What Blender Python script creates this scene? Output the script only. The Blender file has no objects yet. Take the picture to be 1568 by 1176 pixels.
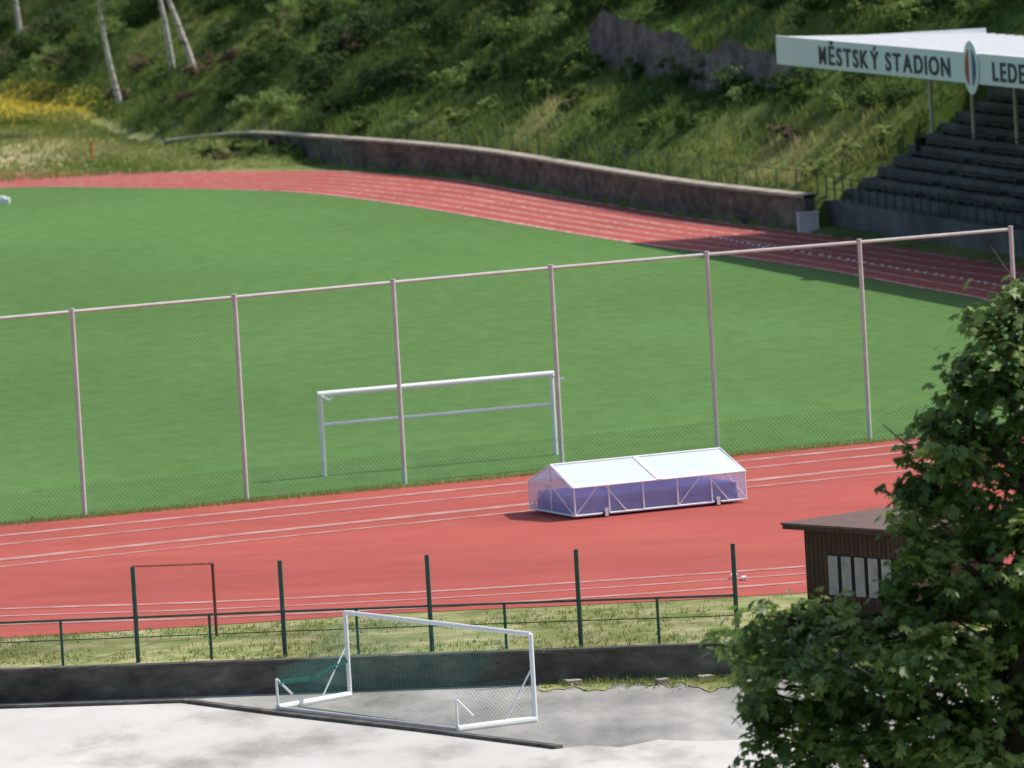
import bpy, math, random
import numpy as np
from mathutils import Vector, Matrix
rng = np.random.default_rng(7); random.seed(7)
sc = bpy.context.scene
COL = sc.collection

# ------------------------------------------------------------------ camera
F = 11600.0; H = 21.8; PITCH = math.atan(1000/F); ROLL = math.radians(3.3)
R = Matrix.Rotation(math.pi/2-PITCH, 3, 'X') @ Matrix.Rotation(-ROLL, 3, 'Z')
cam = bpy.data.objects.new("camera", bpy.data.cameras.new("camera")); COL.objects.link(cam)
cam.matrix_world = Matrix.Translation((0, 0, H)) @ R.to_4x4()
cam.data.sensor_width = 36; cam.data.lens = 36*F/1568
cam.data.clip_start = 1; cam.data.clip_end = 5000
cam.data.dof.use_dof = True; cam.data.dof.focus_distance = 176; cam.data.dof.aperture_fstop = 1.9
sc.camera = cam

def ray(px, py):
    return R @ Vector(((px-784)/F, -(py-588)/F, -1))
def G(px, py, z=0.0):
    """surveyed position: bearing/depression -> point on the level z"""
    d = ray(px, py); t = (z-H)/d.z
    return Vector((d.x*t, d.y*t, z))

# ------------------------------------------------------------------ materials
def hexc(c): return (c[0], c[1], c[2], 1)
def nmat(name, stops, scale=1.0, rough=0.9, bump=0.0, stretch=(1,1,1), rotz=0, big=None, bigamt=0.3, detail=6, spec=0.2, metallic=0, attr=None, transl=0.0, attramt=1.0):
    m = bpy.data.materials.new(name); m.use_nodes = True
    nt = m.node_tree; N = nt.nodes; L = nt.links
    b = N["Principled BSDF"]; b.inputs["Roughness"].default_value = rough
    b.inputs["Specular IOR Level"].default_value = spec; b.inputs["Metallic"].default_value = metallic
    tc = N.new("ShaderNodeTexCoord"); mp = N.new("ShaderNodeMapping")
    mp.inputs["Scale"].default_value = stretch; mp.inputs["Rotation"].default_value = (0, 0, rotz)
    L.new(tc.outputs["Object"], mp.inputs["Vector"])
    nz = N.new("ShaderNodeTexNoise"); nz.inputs["Scale"].default_value = scale; nz.inputs["Detail"].default_value = detail
    nz.inputs["Roughness"].default_value = 0.62
    L.new(mp.outputs[0], nz.inputs["Vector"])
    cr = N.new("ShaderNodeValToRGB"); e = cr.color_ramp.elements
    while len(e) < len(stops): e.new(0.5)
    for i, (p, c) in enumerate(stops):
        e[i].position = p; e[i].color = hexc(c)
    src = nz.outputs["Fac"]
    if attr == "tint":
        at = N.new("ShaderNodeAttribute"); at.attribute_name = "tint"
        src = at.outputs["Fac"]
    L.new(src, cr.inputs[0])
    out = cr.outputs[0]
    if attr == "Col":
        at = N.new("ShaderNodeAttribute"); at.attribute_name = "Col"
        mx = N.new("ShaderNodeMix"); mx.data_type = 'RGBA'; mx.blend_type = 'MULTIPLY'; mx.inputs[0].default_value = 1
        L.new(at.outputs["Color"], mx.inputs[6]); L.new(out, mx.inputs[7]); out = mx.outputs[2]
    if big:
        n2 = N.new("ShaderNodeTexNoise"); n2.inputs["Scale"].default_value = big; n2.inputs["Detail"].default_value = 4
        L.new(mp.outputs[0], n2.inputs["Vector"])
        mr = N.new("ShaderNodeMapRange"); mr.inputs[1].default_value = 0.3; mr.inputs[2].default_value = 0.7
        mr.inputs[3].default_value = 1-bigamt; mr.inputs[4].default_value = 1+bigamt
        L.new(n2.outputs["Fac"], mr.inputs[0])
        mx = N.new("ShaderNodeMix"); mx.data_type = 'RGBA'; mx.blend_type = 'MULTIPLY'; mx.inputs[0].default_value = 1
        L.new(out, mx.inputs[6]); L.new(mr.outputs[0], mx.inputs[7]); out = mx.outputs[2]
    L.new(out, b.inputs["Base Color"])
    if bump:
        bp = N.new("ShaderNodeBump"); bp.inputs["Strength"].default_value = bump; bp.inputs["Distance"].default_value = 0.1
        L.new(nz.outputs["Fac"], bp.inputs["Height"]); L.new(bp.outputs[0], b.inputs["Normal"])
    if transl:
        tr = N.new("ShaderNodeBsdfTranslucent"); L.new(out, tr.inputs["Color"])
        ms = N.new("ShaderNodeMixShader"); ms.inputs[0].default_value = transl
        L.new(b.outputs[0], ms.inputs[1]); L.new(tr.outputs[0], ms.inputs[2])
        L.new(ms.outputs[0], N["Material Output"].inputs["Surface"])
    return m
def flat(name, c, rough=0.6, var=0.15, scale=3, **k):
    lo = tuple(x*(1-var) for x in c); hi = tuple(min(1, x*(1+var)) for x in c)
    return nmat(name, [(0.3, lo), (0.7, hi)], scale, rough, **k)
def clear(name, c, alpha, transl=0.0, rough=0.3):
    m = flat(name, c, rough, 0.05); nt = m.node_tree; N = nt.nodes; L = nt.links
    src = N["Principled BSDF"].outputs[0]
    if transl:
        t = N.new("ShaderNodeBsdfTranslucent"); t.inputs[0].default_value = hexc(c)
        a = N.new("ShaderNodeMixShader"); a.inputs[0].default_value = transl
        L.new(src, a.inputs[1]); L.new(t.outputs[0], a.inputs[2]); src = a.outputs[0]
    tr = N.new("ShaderNodeBsdfTransparent"); mx = N.new("ShaderNodeMixShader"); mx.inputs[0].default_value = alpha
    L.new(tr.outputs[0], mx.inputs[1]); L.new(src, mx.inputs[2]); L.new(mx.outputs[0], N["Material Output"].inputs["Surface"])
    return m

M = {}
AX = math.radians(19)
M['pitch'] = nmat("pitch_grass", [(0.25,(0.080,0.160,0.050)),(0.5,(0.096,0.190,0.060)),(0.8,(0.120,0.218,0.075))], 1.2, 1.0, 0.1, (1,0.5,1), -AX, big=0.05, bigamt=0.12, detail=9, spec=0.03)
M['terrain'] = nmat("terrain", [(0.3,(0.62,0.66,0.6)),(0.55,(1,1,1)),(0.8,(1.35,1.25,1.2))], 1.1, 1.0, 0.5, big=0.12, bigamt=0.3, attr="Col", spec=0.05, detail=8)
M['red'] = nmat("tartan_red", [(0.3,(0.34,0.072,0.058)),(0.6,(0.385,0.088,0.070)),(0.85,(0.43,0.12,0.10))], 0.8, 0.85, 0.03, (0.5,1,1), 0, big=0.12, bigamt=0.12, spec=0.15, detail=8)
M['line'] = nmat("track_line", [(0.35,(0.38,0.14,0.125)),(0.7,(0.50,0.32,0.30))], 1.2, 0.8)
M['farline'] = nmat("track_line_far", [(0.4,(0.42,0.17,0.15)),(0.6,(0.68,0.56,0.54))], 1.6, 0.8)
M['verge'] = nmat("verge", [(0.3,(0.13,0.185,0.06)),(0.48,(0.23,0.25,0.10)),(0.72,(0.44,0.38,0.24))], 0.9, 1, 0.2, big=0.3, spec=0.05)
M['concrete'] = nmat("court_concrete", [(0.32,(0.30,0.285,0.26)),(0.42,(0.42,0.40,0.375)),(0.50,(0.52,0.50,0.475)),(0.7,(0.58,0.56,0.54))], 0.4, 0.95, 0.05, (1,0.4,1), big=0.15, bigamt=0.13, detail=12)
M['asphalt'] = nmat("court_asphalt", [(0.3,(0.19,0.185,0.17)),(0.45,(0.28,0.275,0.26)),(0.56,(0.35,0.34,0.32)),(0.7,(0.45,0.44,0.41))], 0.6, 0.95, 0.08, (1,0.35,1), big=0.2, bigamt=0.22, detail=11)
M['wall'] = nmat("old_wall", [(0.3,(0.06,0.055,0.045)),(0.55,(0.13,0.12,0.10)),(0.75,(0.22,0.2,0.17))], 1.3, 0.95, 0.5, (1,1,2), big=0.35, bigamt=0.35, detail=9)
M['coping'] = nmat("coping_stone", [(0.3,(0.25,0.22,0.17)),(0.6,(0.45,0.41,0.34))], 1.5, 0.9, 0.2)
M['conc'] = nmat("grandstand_concrete", [(0.3,(0.075,0.085,0.09)),(0.7,(0.15,0.16,0.165))], 0.8, 0.9, 0.15, big=0.3)
M['seat'] = flat("bench_slats", (0.08,0.075,0.07), 0.8, 0.25)
M['galv'] = flat("galvanised_post", (0.60,0.59,0.57), 0.5, 0.10)
M['white'] = flat("white_paint", (0.86,0.87,0.88), 0.4, 0.05, 2)
M['greenpaint'] = flat("green_paint", (0.035,0.085,0.065), 0.5, 0.2)
M['netw'] = flat("wire_mesh", (0.16,0.22,0.16), 0.7, 0.1)
M['netteal'] = flat("goal_net", (0.05,0.22,0.18), 0.8, 0.1)
M['rust'] = flat("rusty_steel", (0.16,0.05,0.04), 0.7, 0.3)
M['bark'] = nmat("bark", [(0.3,(0.04,0.03,0.02)),(0.7,(0.11,0.085,0.06))], 4, 0.95, 0.4, (1,1,0.3))
M['birchbark'] = nmat("birch_bark", [(0.38,(0.05,0.045,0.04)),(0.46,(0.5,0.47,0.42)),(0.8,(0.68,0.65,0.6))], 3, 0.8, 0.2, (0.5,0.5,2.2))
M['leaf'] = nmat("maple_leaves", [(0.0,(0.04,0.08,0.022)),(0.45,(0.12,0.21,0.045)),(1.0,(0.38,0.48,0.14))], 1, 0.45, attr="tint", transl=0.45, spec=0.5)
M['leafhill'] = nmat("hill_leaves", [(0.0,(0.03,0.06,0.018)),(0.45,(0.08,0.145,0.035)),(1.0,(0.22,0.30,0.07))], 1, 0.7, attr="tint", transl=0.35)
M['leafdark'] = nmat("shade_leaves", [(0.0,(0.018,0.04,0.016)),(0.5,(0.042,0.085,0.026)),(1.0,(0.11,0.17,0.045))], 1, 0.7, attr="tint", transl=0.25)  # darker copy of the hill leaves, hillside shade put into the colour
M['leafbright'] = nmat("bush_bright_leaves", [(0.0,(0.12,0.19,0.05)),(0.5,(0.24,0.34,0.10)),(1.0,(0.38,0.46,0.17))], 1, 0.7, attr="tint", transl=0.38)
M['leafbrown'] = nmat("dry_brush_leaves", [(0.0,(0.07,0.055,0.035)),(0.5,(0.19,0.14,0.085)),(1.0,(0.33,0.26,0.15))], 1, 0.8, attr="tint", transl=0.2)
M['tuft'] = nmat("hill_grass_blades", [(0.0,(0.05,0.095,0.024)),(0.4,(0.13,0.19,0.045)),(0.75,(0.26,0.30,0.085)),(1.0,(0.42,0.38,0.19))], 1, 0.8, attr="tint", transl=0.42)
M['yellow'] = flat("yellow_petals", (0.6,0.42,0.02), 0.7, 0.2)
M['rock'] = nmat("rock", [(0.3,(0.09,0.08,0.08)),(0.55,(0.16,0.145,0.14)),(0.8,(0.25,0.23,0.215))], 0.9, 0.95, 0.5, big=0.4, detail=10)
M['fascia'] = flat("fascia_panel", (0.75,0.79,0.82), 0.5, 0.04)
M['roof'] = flat("roof_sheet", (0.87,0.87,0.87), 0.45, 0.05)
M['text'] = flat("sign_letters", (0.05,0.05,0.06), 0.6, 0.1)
M['blue'] = nmat("mat_blue", [(0.3,(0.06,0.13,0.52)),(0.7,(0.12,0.2,0.66))], 1.5, 0.6)
M['polyroof'] = clear("polycarbonate_roof", (0.76,0.85,0.93), 0.9, 0.15, 0.15)
M['polywall'] = clear("polycarbonate_wall", (0.72,0.79,0.97), 0.45, 0.3, 0.2)
M['wood'] = nmat("dark_wood", [(0.3,(0.05,0.03,0.022)),(0.7,(0.12,0.065,0.045))], 3, 0.8, 0.3, (3,3,0.3))
M['rooffelt'] = flat("roof_felt", (0.15,0.10,0.09), 0.9, 0.2)
M['slat'] = flat("pale_shutter", (0.40,0.37,0.32), 0.7, 0.25)
M['dark'] = flat("dark_interior", (0.02,0.02,0.02), 0.8, 0.2)
M['black'] = flat("black_rubber", (0.02,0.02,0.02), 0.7, 0.2)
M['bin'] = flat("grey_cabinet", (0.62,0.63,0.65), 0.6, 0.1)
M['orange'] = flat("orange_paint", (0.55,0.16,0.05), 0.6, 0.1)
M['kerb'] = nmat("kerb_stone", [(0.3,(0.06,0.055,0.05)),(0.7,(0.17,0.16,0.14))], 2, 0.9, 0.3)
M['redshield'] = flat("crest_red", (0.45,0.08,0.07), 0.5, 0.1)
M['blueshield'] = flat("crest_blue", (0.10,0.12,0.28), 0.5, 0.1)

# ------------------------------------------------------------------ mesh helpers
def empty(name, loc=(0,0,0)):
    o = bpy.data.objects.new(name, None); COL.objects.link(o); o.empty_display_size = 0.5
    return o
def obj(name, verts, faces, mat, parent=None, smooth=False):
    me = bpy.data.meshes.new(name); me.from_pydata([tuple(v) for v in verts], [], faces); me.update()
    me.materials.append(mat); o = bpy.data.objects.new(name, me); COL.objects.link(o)
    if smooth: me.shade_smooth()
    if parent: o.parent = parent
    return o
class MB:
    def __init__(s): s.v = []; s.f = []
    def add(s, vs, fs):
        n = len(s.v); s.v += [Vector(v) for v in vs]; s.f += [tuple(i+n for i in f) for f in fs]
    def box(s, o, X, Y, Z):
        """o corner, X,Y,Z edge vectors"""
        o = Vector(o); X = Vector(X); Y = Vector(Y); Z = Vector(Z)
        s.add([o, o+X, o+X+Y, o+Y, o+Z, o+X+Z, o+X+Y+Z, o+Y+Z],
              [(3,2,1,0),(4,5,6,7),(0,1,5,4),(1,2,6,5),(2,3,7,6),(3,0,4,7)])
    def tube(s, p0, p1, r0, r1=None, n=8):
        p0 = Vector(p0); p1 = Vector(p1); r1 = r0 if r1 is None else r1
        d = (p1-p0).normalized(); a = d.orthogonal().normalized(); b = d.cross(a)
        vs = []
        for p, r in ((p0, r0), (p1, r1)):
            for i in range(n):
                t = 2*math.pi*i/n; vs.append(p+a*(r*math.cos(t))+b*(r*math.sin(t)))
        fs = [(i, (i+1)%n, n+(i+1)%n, n+i) for i in range(n)]
        fs += [tuple(range(n-1, -1, -1)), tuple(range(n, 2*n))]
        s.add(vs, fs)
    def path(s, pts, rads, n=8):
        """one continuous tapered limb"""
        pts = [Vector(p) for p in pts]; vs = []; m = len(pts); a = None
        for i, p in enumerate(pts):
            d = (pts[min(i+1, m-1)]-pts[max(i-1, 0)]).normalized()
            if a is None: a = d.orthogonal().normalized()
            a = (a-d*a.dot(d)).normalized(); b = d.cross(a)
            for k in range(n):
                t = 2*math.pi*k/n; vs.append(p+a*(rads[i]*math.cos(t))+b*(rads[i]*math.sin(t)))
        fs = [(i*n+k, i*n+(k+1)%n, (i+1)*n+(k+1)%n, (i+1)*n+k) for i in range(m-1) for k in range(n)]
        fs.append(tuple(range((m-1)*n, m*n)))
        s.add(vs, fs)
    def net(s, o, U, V, L, Hh, sp, w):
        """diamond mesh, each wire cut into short segments"""
        o = Vector(o); U = Vector(U).normalized(); V = Vector(V).normalized()
        c = -Hh
        while c < L:
            v0 = max(0, -c); v1 = min(Hh, L-c)
            if v1 > v0:
                ns = max(1, int((v1-v0)/0.35))
                for mirror in (0, 1):
                    pts = []
                    for i in range(ns+1):
                        v = v0+(v1-v0)*i/ns
                        for off in (-w, w):
                            u = min(max(c+v+off, 0), L)
                            if mirror: u = L-u
                            pts.append(o+U*u+V*v)
                    s.add(pts, [(2*i, 2*i+1, 2*i+3, 2*i+2) for i in range(ns)])
            c += sp
    def make(s, name, mat, parent=None, smooth=False): return obj(name, s.v, s.f, mat, parent, smooth)

def quads(name, P, tint, mat, parent=None):
    """P (N,4,3) leaf/blade faces, tint (N,)"""
    P = np.asarray(P, dtype=np.float32); n = len(P)
    me = bpy.data.meshes.new(name)
    me.vertices.add(n*4); me.vertices.foreach_set("co", P.reshape(-1))
    me.loops.add(n*4); me.loops.foreach_set("vertex_index", np.arange(n*4, dtype=np.int32))
    me.polygons.add(n); me.polygons.foreach_set("loop_start", np.arange(0, n*4, 4, dtype=np.int32))
    me.update(calc_edges=True)
    at = me.attributes.new("tint", 'FLOAT', 'POINT')
    at.data.foreach_set("value", np.repeat(np.clip(tint, 0, 1), 4).astype(np.float32))
    me.materials.append(mat); o = bpy.data.objects.new(name, me); COL.objects.link(o)
    if parent: o.parent = parent
    return o
def unit(a): return a/np.maximum(np.linalg.norm(a, axis=1, keepdims=True), 1e-9)

def catmull(pts, k=8):
    pts = [Vector(p) for p in pts]; P = [pts[0]*2-pts[1]]+pts+[pts[-1]*2-pts[-2]]; out = []
    for i in range(1, len(P)-2):
        for j in range(k):
            t = j/k; a, b, c, d = P[i-1], P[i], P[i+1], P[i+2]
            out.append(0.5*((2*b)+(c-a)*t+(2*a-5*b+4*c-d)*t*t+(3*b-a-3*c+d)*t**3))
    out.append(pts[-1]); return out
def normals2(pts):
    out = []
    for i in range(len(pts)):
        d = pts[min(i+1, len(pts)-1)]-pts[max(i-1, 0)]; n = Vector((-d.y, d.x, 0)); out.append(n.normalized())
    return out
def ribbon(mb, pts, w, z):
    N_ = normals2(pts); vs = []
    for p, n in zip(pts, N_):
        vs += [Vector((p.x, p.y, z))-n*w/2, Vector((p.x, p.y, z))+n*w/2]
    mb.add(vs, [(2*i, 2*i+2, 2*i+3, 2*i+1) for i in range(len(pts)-1)])

# ------------------------------------------------------------------ terrain
wall_px = [(1232,299,1.55),(1080,282,1.55),(980,268,1.55),(880,252,1.55),(790,237,1.55),(700,225,1.55),(600,216,1.55),(530,211,1.5),(470,207,1.3),(380,202,.95),(310,207,.6),(250,215,.35)]
wall_pts = [G(x, y, z) for x, y, z in wall_px]
wx = np.array([p.x for p in wall_pts])[::-1]; wz_ = np.array([p.z for p in wall_pts])[::-1]
def wtop(x): return np.interp(x, wx, wz_)
foot = [Vector((90,100,0)), Vector((48,200,0)), Vector((28,262,0))] + [Vector((p.x, p.y, 0)) for p in wall_pts] + \
       [Vector((-22,436,0)), Vector((-26,466,0)), Vector((-38,502,0)), Vector((-90,560,0)), Vector((-500,700,0))]
poly = np.array([(p.x, p.y) for p in foot] + [(-500,-300), (90,-300)])
fl = np.array([(p.x, p.y) for p in foot])
E = Vector((12.1, 320.5, 0)); B = Vector((0.245,-0.97,0)).normalized(); NN = Vector((0.97,0.245,0)).normalized(); UP = Vector((0,0,1))
def inside(x, y):
    r = np.zeros(x.shape, bool); n = len(poly)
    for i in range(n):
        x1, y1 = poly[i]; x2, y2 = poly[(i+1)%n]
        if y1 == y2: continue
        c = ((y1 > y) != (y2 > y)) & (x < (x2-x1)*(y-y1)/(y2-y1)+x1)
        r ^= c
    return r
def hdist(x, y):
    d = np.full(x.shape, 1e9)
    for i in range(len(fl)-1):
        a = fl[i]; b = fl[i+1]; ab = b-a; t = np.clip(((x-a[0])*ab[0]+(y-a[1])*ab[1])/(ab@ab), 0, 1)
        d = np.minimum(d, np.hypot(x-a[0]-t*ab[0], y-a[1]-t*ab[1]))
    return np.where(inside(x, y), -d, d)
def sst(x, a, b):
    t = np.clip((x-a)/(b-a), 0, 1); return t*t*(3-2*t)
nw_px = [(-500,1046),(0,1027),(500,1009),(1060,988),(1400,975),(2000,952)]
nw = [G(x, y, 0) for x, y in nw_px]
def nwy(x):
    return np.interp(x, [p.x for p in nw], [p.y for p in nw])
LOW = -0.8
def hz(x, y):
    x = np.asarray(x, float); y = np.asarray(y, float)
    d = hdist(x, y)
    wf = sst(x, -22, -18.5)
    e = np.maximum(d-0.5, 0)
    z = (wtop(x)-.2)*wf*sst(d, 0, 1.0) + 0.5*np.minimum(e, 16)+0.32*np.clip(e-16, 0, 50)
    z = z + sst(d, 1.5, 6)*(0.45*np.sin(x*0.45+1.3*np.sin(y*0.21))+0.38*np.sin(y*0.38+x*0.17)+0.2*np.sin(x*1.1+y*0.9))
    kk = (x-E.x)*NN.x+(y-E.y)*NN.y; mm = (x-E.x)*B.x+(y-E.y)*B.y
    cut = sst(mm, -0.3, 0.7)*(1-sst(kk, 8.6, 9.6))
    z = np.where(cut > 0, z*(1-cut)+np.minimum(z, 0.2)*cut, z)
    base = -0.03-(0.8-0.03)*(1-sst(y-nwy(x), 3, 8))
    base = base+.5*sst(d, -6, -0.2)*sst(-x, 10, 12.5)*(1-sst(-x, 16, 19))*(y > 393)
    return np.where(d > 0, z-0.03, base)
def hz1(x, y): return float(hz(np.array([x]), np.array([y]))[0])
def Ghit(px, py):
    d = ray(px, py); t = np.linspace(150, 900, 6000)
    x = d.x*t; y = d.y*t; z = H+d.z*t
    g = hz(x, y); k = np.argmax(z < g)
    return Vector((x[k], y[k], g[k]))

xs = np.concatenate([np.arange(-1500,-100,50), np.arange(-100,-60,5), np.arange(-60,36,0.75), np.arange(36,100,4), np.arange(100,1501,50)])
ys = np.concatenate([np.arange(-300,100,25), np.arange(100,240,3), np.arange(240,530,0.8), np.arange(530,620,6), np.arange(620,2500,60)])
X, Y = np.meshgrid(xs, ys); Z = hz(X, Y); D = hdist(X, Y)
nv = X.size; nx = len(xs); ny = len(ys)
co = np.stack([X, Y, Z], -1).reshape(-1, 3)
ii, jj = np.meshgrid(np.arange(ny-1), np.arange(nx-1), indexing='ij'); a = (ii*nx+jj).reshape(-1)
fc = np.stack([a, a+1, a+nx+1, a+nx], 1)
me = bpy.data.meshes.new("ground"); me.vertices.add(nv); me.vertices.foreach_set("co", co.astype(np.float32).reshape(-1))
me.loops.add(len(fc)*4); me.loops.foreach_set("vertex_index", fc.astype(np.int32).reshape(-1))
me.polygons.add(len(fc)); me.polygons.foreach_set("loop_start", np.arange(0, len(fc)*4, 4, dtype=np.int32)); me.update(calc_edges=True)
me.shade_smooth()
# lit / shaded patches of the slope, painted into ground and grass colour
lit_spots = [(Ghit(1300,230),3.2,4),(Ghit(1120,215),3,4),(Ghit(1200,245),3,3),(Ghit(430,165),3,6),(Ghit(700,180),2.5,4),(Ghit(400,60),4,7),(Ghit(840,175),2,3)]
shade_spots = [(Ghit(560,130),3.5,6),(Ghit(880,110),3,4),(Ghit(620,60),4,6),(Ghit(1000,170),2,3)]
def place(x, y, L_):
    m = np.zeros(np.shape(x))
    for c, rx, ry in L_: m = np.maximum(m, np.clip(1.4-np.hypot((x-c.x)/rx, (y-c.y)/ry), 0, 1))
    return m
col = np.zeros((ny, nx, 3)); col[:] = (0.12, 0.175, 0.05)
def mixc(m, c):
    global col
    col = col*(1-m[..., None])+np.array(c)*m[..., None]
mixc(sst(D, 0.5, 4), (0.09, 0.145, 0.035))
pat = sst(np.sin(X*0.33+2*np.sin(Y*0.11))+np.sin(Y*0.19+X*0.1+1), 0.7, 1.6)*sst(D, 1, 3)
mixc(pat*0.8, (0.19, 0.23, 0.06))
mixc(place(X, Y, lit_spots)*.7, (0.27, 0.29, 0.09)); mixc(place(X, Y, shade_spots)*.7, (0.04, 0.07, 0.022))  # sunlit and shaded patches tinted into the ground
def ell(c, rx, ry): return np.clip(1.3-np.hypot((X-c.x)/rx, (Y-c.y)/ry), 0, 1)
mixc(np.clip(1.5*ell(G(15,240), 6, 26), 0, 1)*(D < 1), (0.42, 0.34, 0.22))
mixc(sst(X, -9, -15)*((Y > 385) & (D < 1))*0.5, (0.30, 0.28, 0.13))
mixc(np.clip(1.5*ell(G(40,165), 7, 30), 0, 1)*(D < 1.5), (0.3, 0.27, 0.04))
mixc(ell(Ghit(1195,215), 1.6, 2.5), (0.2, 0.13, 0.09))
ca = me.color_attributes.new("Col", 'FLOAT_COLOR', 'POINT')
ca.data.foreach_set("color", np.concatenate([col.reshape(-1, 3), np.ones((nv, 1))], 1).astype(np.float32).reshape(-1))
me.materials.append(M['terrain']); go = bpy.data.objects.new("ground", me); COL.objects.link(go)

# ------------------------------------------------------------------ track and pitch
inner_px = [(1568,472),(1490,456),(1400,440),(1250,412),(1100,390),(1000,377),(900,362),(800,345),(700,328),(600,312),(500,299),(400,292),(200,288),(0,288)]
outer_px = [(1640,405),(1568,396),(1470,385),(1320,367),(1150,346),(1040,331),(930,313),(815,295),(710,277),(610,268),(510,262),(405,262),(202,265),(0,267)]
inn = [G(x, y) for x, y in inner_px]; out_ = [G(x, y) for x, y in outer_px]
pre_i = [Vector((46,190,0)), Vector((34,232,0)), Vector((25,258,0))]; pre_o = [Vector((54,192,0)), Vector((42,235,0)), Vector((33,261,0))]
post_i = [Vector((-36,386,0)), Vector((-50,383,0)), Vector((-62,374,0)), Vector((-70,360,0)), Vector((-72,340,0)), Vector((-60,296,0)), Vector((-46,250,0)), Vector((-34,212,0))]
post_o = [Vector((-37,397,0)), Vector((-54,392,0)), Vector((-69,380,0)), Vector((-78,363,0)), Vector((-80,340,0)), Vector((-68,294,0)), Vector((-54,248,0)), Vector((-42,210,0))]
inn = catmull(pre_i+inn+post_i, 6); out_ = catmull(pre_o+out_+post_o, 6)
n = len(inn)
vs = [Vector((p.x, p.y, 0.012)) for p in inn]+[Vector((p.x, p.y, 0.012)) for p in out_]
run = empty("running_track")
obj("track_surface", vs, [(i, i+1, n+i+1, n+i) for i in range(n-1)], M['red'], run)
mb = MB()
for k in range(0, 7):
    t = 0.02+k/6*0.96
    ribbon(mb, [inn[i].lerp(out_[i], t) for i in range(n)], 0.15 if 0 < k < 6 else 0.2, 0.024)
mb.make("lane_lines", M['farline'], run)
mb = MB()
for i in range(30):
    t = i/29; p = G(1150+t*390+random.uniform(-3,3), 374+t*66); s_ = random.uniform(.10,.17)
    mb.box(p+Vector((-0.1,-0.1,0.03)), (s_,0,0), (0,0.2,0), (0,0,0.05))
for i in range(12):
    t = i/11; p = G(1080+t*90, 362+t*18); mb.box(p+Vector((-0.08,-0.08,0.03)), (0.13,0,0), (0,0.14,0), (0,0,0.05))
mb.make("lane_marker_blocks", M['white'])

el = G(-1400, 938); e0 = G(0, 806); e1 = G(1370, 675); e2 = G(2600, 558)
pp = [p for p in inn if p.y > 236]
pv = [Vector((p.x, p.y, 0.0)) for p in pp]
obj("football_pitch", [Vector((e2.x,e2.y,0)), Vector((e1.x,e1.y,0)), Vector((e0.x,e0.y,0)), Vector((el.x,el.y,0))]
    + pv[::-1], [tuple(range(4+len(pv)))], M['pitch'])
nearp = [(-1400,1070),(-300,990),(0,978),(300,960),(600,940),(830,930),(1060,919),(1240,908),(1500,890),(2600,800)]
nr = [G(x, y) for x, y in nearp]
top = [e2, e1, e0, el]
obj("track_surface_near", [Vector((p.x, p.y, 0.018)) for p in nr+top], [tuple(range(len(nr)+4))], M['red'], run)
mb = MB()
def pxl(a, b, k=12): return [G(a[0]+(b[0]-a[0])*i/k, a[1]+(b[1]-a[1])*i/k) for i in range(k+1)]
for a_, b_, w in (((-300,852),(1500,670),0.45),((-300,866),(1500,682),0.35),((-300,890),(1500,700),0.55),((-300,901),(1500,710),0.3)):
    ribbon(mb, pxl(a_, b_), w, 0.028)
for off, w in ((0,0.35),(11,0.25),(24,0.35)):
    ribbon(mb, catmull([G(x, y+off) for x, y in [(-300,950),(0,934),(300,924),(640,908),(900,892),(1240,868),(1500,846)]], 6), w, 0.028)
mb.make("near_lines", M['line'], run)

vv = [Vector((p.x, p.y-0.02, 0.006)) for p in nw]
vt = [G(x, y-6) for x, y in nearp[::-1]]
vt = [Vector((p.x, p.y+1.0, 0.006)) for p in vt]
obj("grass_verge", vv+vt, [tuple(range(len(vv)+len(vt)))], M['verge'])

# ------------------------------------------------------------------ courtyard in front
obj("asphalt_yard", [Vector((-30,120,LOW+.01)), Vector((40,120,LOW+.01)), Vector((40,nwy(40)+0.2,LOW+.01)), Vector((nw[4].x,nw[4].y+.2,LOW+.01)), Vector((nw[3].x,nw[3].y+.2,LOW+.01)), Vector((nw[2].x,nw[2].y+.2,LOW+.01)), Vector((nw[1].x,nw[1].y+.2,LOW+.01)), Vector((-30,nwy(-30)+.2,LOW+.01))], [tuple(range(8))], M['asphalt'])
edge = [(-500,1100),(0,1087),(130,1083),(280,1078),(430,1098),(640,1122),(850,1149),(900,1143),(950,1146),(1010,1134),(1070,1137),(1250,1130)]
ep = [G(x, y, LOW) for x, y in edge]
obj("concrete_court", [Vector((p.x, p.y, LOW+.025)) for p in ep]+[Vector((22,120,LOW+.025)), Vector((-25,120,LOW+.025))], [tuple(range(len(ep)+2))[::-1]], M['concrete'])
mb = MB(); kp = ep[:7]
for a_, b_ in zip(kp[:-1], kp[1:]):
    d = (b_-a_).normalized(); nn = Vector((-d.y, d.x, 0))
    mb.box(a_, b_-a_, nn*0.22, (0,0,0.10))
mb.make("court_kerb", M['kerb'])
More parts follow.
